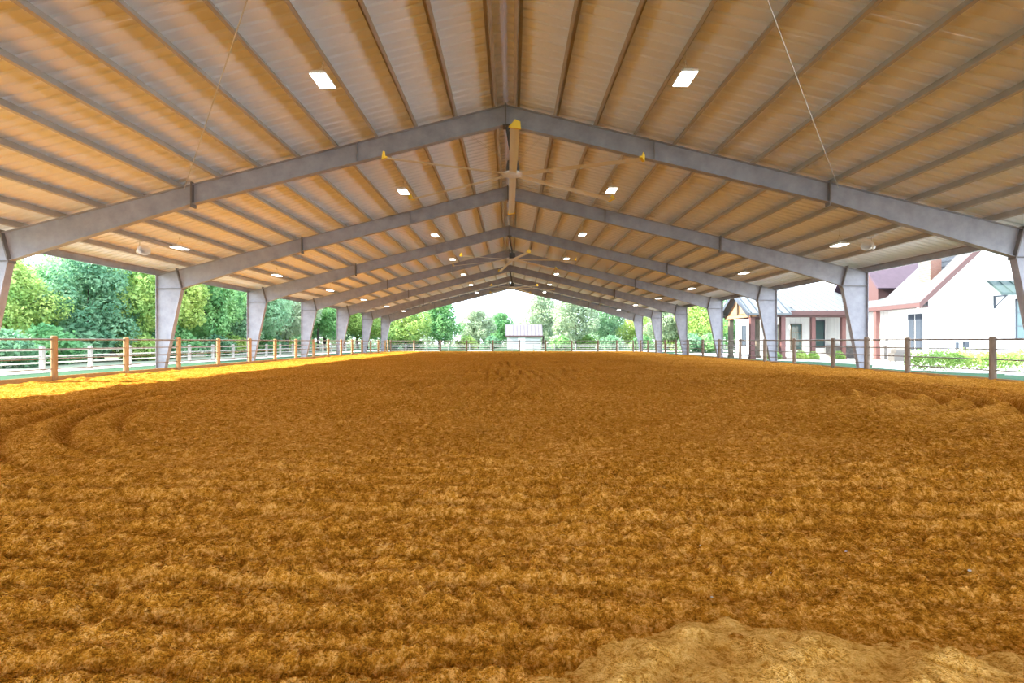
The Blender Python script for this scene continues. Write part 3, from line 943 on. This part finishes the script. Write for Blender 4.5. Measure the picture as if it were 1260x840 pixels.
# gable window and awning
def window(x0, x1, z0, z1, y, nx, nz, m_frame, name='window'):
    f = 0.09
    b = MB().box(x0, x1, y-0.06, y, z0, z0+f).box(x0, x1, y-0.06, y, z1-f, z1).box(x0, x0+f, y-0.06, y, z0, z1).box(x1-f, x1, y-0.06, y, z0, z1)
    for k in range(1, nx):
        xx = x0+(x1-x0)*k/nx; b.box(xx-0.025, xx+0.025, y-0.05, y, z0, z1)
    for k in range(1, nz):
        zz = z0+(z1-z0)*k/nz; b.box(x0, x1, y-0.05, y, zz-0.02, zz+0.02)
    w_ = hpart(name, b, m_frame)
    for i in range(nx):
        for j in range(nz):
            xa, xb = x0+(x1-x0)*i/nx, x0+(x1-x0)*(i+1)/nx
            za, zb = z0+(z1-z0)*j/nz, z0+(z1-z0)*(j+1)/nz
            obj('pane', MB().box(xa+0.02, xb-0.02, y-0.03, y-0.02, za+0.02, zb-0.02), w_, mat=M['glass'])
    return w_
window(33.1, 35.3, 1.25, 3.95, 33.99, 2, 3, M['slate_trim'])
aw = hpart('awning', MB().prism([(33.0, 4.20), (33.98, 5.10), (33.98, 5.16), (32.98, 4.27)], 31.2, 36.9, 'x').box(31.2, 36.9, 32.94, 33.0, 4.12, 4.28), M['awning'])
sa = math.atan2(0.9, 1.0)
sm_ = MB().box(-0.02, 0.02, 0, 1.33, 0, 0.06).mesh('awning_seam', M['awning'])
for k in range(9):
    obj('awning_seam', sm_, aw, (31.25+0.7*k, 32.99, 4.26), (sa, 0, 0))
for x in (31.7, 36.4):
    hpart('awning_bracket', MB().box(x-0.05, x+0.05, 33.1, 33.98, 4.05, 4.15).box(x-0.05, x+0.05, 33.9, 33.98, 3.3, 4.1).tube((x, 33.92, 3.4), (x, 33.15, 4.08), 0.04, n=6), M['slate_trim'])
# meter boxes on the gable wall
hpart('meter_box', MB().box(29.15, 29.3, 33.88, 34.0, 0.7, 1.1).box(29.2, 29.25, 33.93, 34, 0.2, 0.7), M['slate_trim'])
hpart('meter_box', MB().box(29.65, 29.95, 33.86, 34.0, 0.75, 1.15).box(29.76, 29.84, 33.93, 34, 0.2, 0.75), M['slate_trim'])
# chimney
ch = hpart('chimney', MB().box(28.0, 28.75, 34.6, 35.6, 5.0, 9.2), M['brick'])
obj('chimney_cap', MB().box(27.92, 28.83, 34.52, 35.68, 9.2, 9.35), ch, mat=M['concrete'])
# main range behind the porch
mw = hpart('main_wall', MB().prism([(45.0, GZ0), (48.6, GZ0), (48.6, 4.6), (46.8, 5.7), (45.0, 4.9)], 21.0, WX0, 'x'), M['wall_white'])
for k in range(15):
    x = 21.2+0.43*k
    o = obj('batten', bt, mw, (x, 44.988, GZ0)); o.scale = (1, 1, 4.2)
# porch roof: standing seam
pr = hpart('porch_roof', MB().prism([(40.4, 3.46), (46.8, 6.0), (49.4, 4.5), (49.4, 4.6), (46.8, 6.1), (40.36, 3.54)], 20.75, 28.3, 'x'), M['metal_roof'])
pa = math.atan2(6.1-3.54, 46.8-40.36)
ps = MB().box(-0.025, 0.025, 0, 6.9, 0, 0.06).mesh('seam', M['metal_roof'])
for k in range(12):
    obj('seam', ps, pr, (20.95+0.62*k, 40.36, 3.545), (pa, 0, 0))
hpart('porch_fascia', MB().box(21.2, WX0-0.9, 40.28, 40.36, 3.22, 3.56).box(21.2, WX0, 40.6, 40.9, 3.05, 3.4), M['fascia'])
def post(x, y, m, top=3.3, r=0.15):
    hpart('porch_post', MB().box(x-r, x+r, y-r, y+r, GZ0, top).box(x-r-0.05, x+r+0.05, y-r-0.05, y+r+0.05, GZ0, GZ0+0.2), m)
post(23.85, 41.0, M['porch_post']); post(26.25, 41.0, M['porch_post']); post(21.4, 40.9, M['porch_post']); post(26.6, 37.7, M['porch_post'], ez)
# porch doors and windows
window(26.1, 27.2, 0.6, 3.0, 44.98, 1, 2, M['slate_trim'])
window(22.6, 23.7, 0.0, 2.6, 44.98, 2, 3, M['olive_post'], 'patio_door')
window(24.2, 25.2, 0.4, 2.7, 44.98, 2, 3, M['olive_post'])
hpart('end_window', MB().box(20.95, 21.0, 46.3, 46.4, 0.7, 2.6).box(20.95, 21.0, 47.1, 47.2, 0.7, 2.6).box(20.95, 21.0, 46.3, 47.2, 2.5, 2.6).box(20.95, 21.0, 46.3, 47.2, 0.7, 0.8).box(20.97, 20.99, 46.4, 47.1, 0.8, 2.5), M['slate_trim'])
# link between wing and porch, and the higher mauve range behind
hpart('link_wall', MB().box(WX0, 40.0, 37.3, 48.6, GZ0, 3.75), M['wall_white'])
hpart('link_roof', MB().prism([(WX0-1.0, ez-0.02), (30.5, ez+1.35), (40.0, ez+1.35), (40.0, ez+1.47), (30.5, ez+1.47), (WX0-1.0, ez+0.1)], 37.4, 46.5, 'y'), M['metal_roof'])
hpart('upper_wall', MB().box(28.9, 40.5, 40.8, 45.0, 3.7, 5.3), M['fascia'])
hpart('upper_roof', MB().prism([(40.2, 5.2), (43.0, 8.8), (45.8, 5.2), (45.8, 5.35), (43.0, 9.0), (40.1, 5.3)], 28.4, 41, 'x'), M['mauve_roof'])
hpart('upper_gable', MB().prism([(40.8, 5.3), (45.0, 5.3), (43.0, 8.75)], 28.9, 40.5, 'x'), M['fascia'])

# timber entrance gable
E = thing('entrance_gable', 'small timber gable porch with dark metal roof standing left of the house', 'porch', (18.1, 39, GZ0))
def epart(name, b, m, parent=None):
    o = obj(name, b, parent or E, mat=m)
    if parent is None: o.location = (-18.1, -39, -GZ0)
    return o
ex0, ex1 = 17.55, 20.7
for nm, ya, yb in (('front', 38.25, 41.0), ('back', 43.75, 41.0)):
    q = epart('roof_slope', MB().prism([(ya, 3.12), (yb, 4.9), (yb, 5.04), (ya, 3.26)], ex0, ex1, 'x'), M['metal_roof'])
    an = math.atan2(1.78, yb-ya)
    sm3 = MB().box(-0.03, 0.03, 0, 3.27, 0, 0.06).mesh('seam', M['slate_trim'])
    for k in range(6):
        obj('seam', sm3, q, (ex0+0.15+0.57*k, ya, 3.26), (an, 0, 0))
    epart('rake_board', MB().prism([(ya, 2.95), (yb, 4.75), (yb, 5.08), (ya, 3.28)], ex0-0.1, ex0, 'x'), M['slate_trim'])
epart('gable_board', MB().prism([(38.9, 3.3), (43.1, 3.3), (41, 4.75)], 17.98, 18.05, 'x'), M['timber'])
epart('tie_beam', MB().box(17.9, 18.2, 38.5, 43.5, 3.0, 3.25), M['timber'])
epart('king_post', MB().box(17.8, 17.95, 40.9, 41.1, 3.25, 4.8), M['olive_post'])
epart('front_beam', MB().box(18.2, 20.6, 38.85, 39.15, 3.0, 3.25), M['fascia'])
epart('back_beam', MB().box(18.2, 20.6, 42.85, 43.15, 3.0, 3.25), M['fascia'])
for (x, y, m) in ((18.1, 39.0, 'porch_post'), (18.2, 43.0, 'olive_post'), (20.4, 39.0, 'porch_post'), (20.4, 43.0, 'olive_post')):
    epart('post', MB().box(x-0.16, x+0.16, y-0.16, y+0.16, GZ0, 3.0).box(x-0.2, x+0.2, y-0.2, y+0.2, GZ0, GZ0+0.25), M[m])

# hedge in front of the gable wing
r = random.Random(4)
bl = []
for k in range(34):
    bl.append((18.4+0.27*k, 23.7+r.uniform(-.15, .15), 0.22+r.uniform(-.05, .1), 0.42))
    bl.append((18.4+0.27*k, 23.7+r.uniform(-.2, .2), 0.48+r.uniform(-.06, .06), 0.34))
hd = obj('hedge', foliage_mesh('hedge', M['leafA'], 55, 15000, bl, 0.05))
tag(hd, 'clipped yellow-green hedge in front of the white gable wall', 'hedge')
for i, (x, y, s_) in enumerate([(22.0, 39.4, 0.45), (23.0, 39.5, 0.4), (25.0, 39.6, 0.42), (19.3, 38.2, 0.5), (28.2, 33.1, 0.42), (30.9, 33.1, 0.4)]):
    shrub(x, y, s_, 2, ['small yellow-green shrub by the porch, between first two posts', 'small yellow-green shrub left of the middle porch post',
        'small yellow-green shrub right of the middle porch post', 'small yellow-green shrub under the timber gable',
        'small shrub at the corner of the white gable wall', 'small shrub below the awning on the white gable wall'][i], 'shrubs by the house', GZ0)
# grill on the patio
G = thing('grill', 'dark patio grill standing by the stone wainscot', 'grill', (24.9, 33.2, -0.2))
obj('cart', MB().box(-0.55, 0.55, -0.28, 0.28, 0.08, 0.62), G, mat=M['dark_metal'])
obj('lid', MB().prism([(-0.26, 0.62), (0.26, 0.62), (0.24, 0.78), (0.1, 0.88), (-0.1, 0.88), (-0.24, 0.78)], -0.4, 0.4, 'x'), G, mat=M['dark_metal'])
for x in (-0.45, 0.45):
    for y in (-0.2, 0.2):
        obj('leg', MB().tube((x, y, 0), (x, y, 0.09), 0.04, n=8), G, mat=M['plate'])

# a few pale pebbles in the dirt
pv = ico_v*np.array([1, 0.8, 0.6])
for i, (px, py, s_) in enumerate([(1193, 702, 0.010), (950, 704, 0.010), (876, 723, 0.009), (1041, 674, 0.008), (862, 672, 0.009), (645, 765, 0.007)]):
    d = CAM_Z*F_PX/(py-420); X = (px-630)/F_PX*d
    z = float(dirt_h(np.array([X]), np.array([d]))[0])
    o = obj('pebble', raw_mesh('pebble', pv*s_, ico_f, M['pebble'], True), None, (X, d, z+s_*0.5), (0, 0, i))
    tag(o, ['pale pebble farthest right among the near furrows', 'pale pebble left of the farthest right one', 'pale pebble just above the sand heap',
            'pale pebble highest among the near furrows on the right', 'pale pebble in the middle of the right furrows', 'pale pebble nearest the middle of the foreground'][i],
        'pebble', 'pebbles in the dirt')
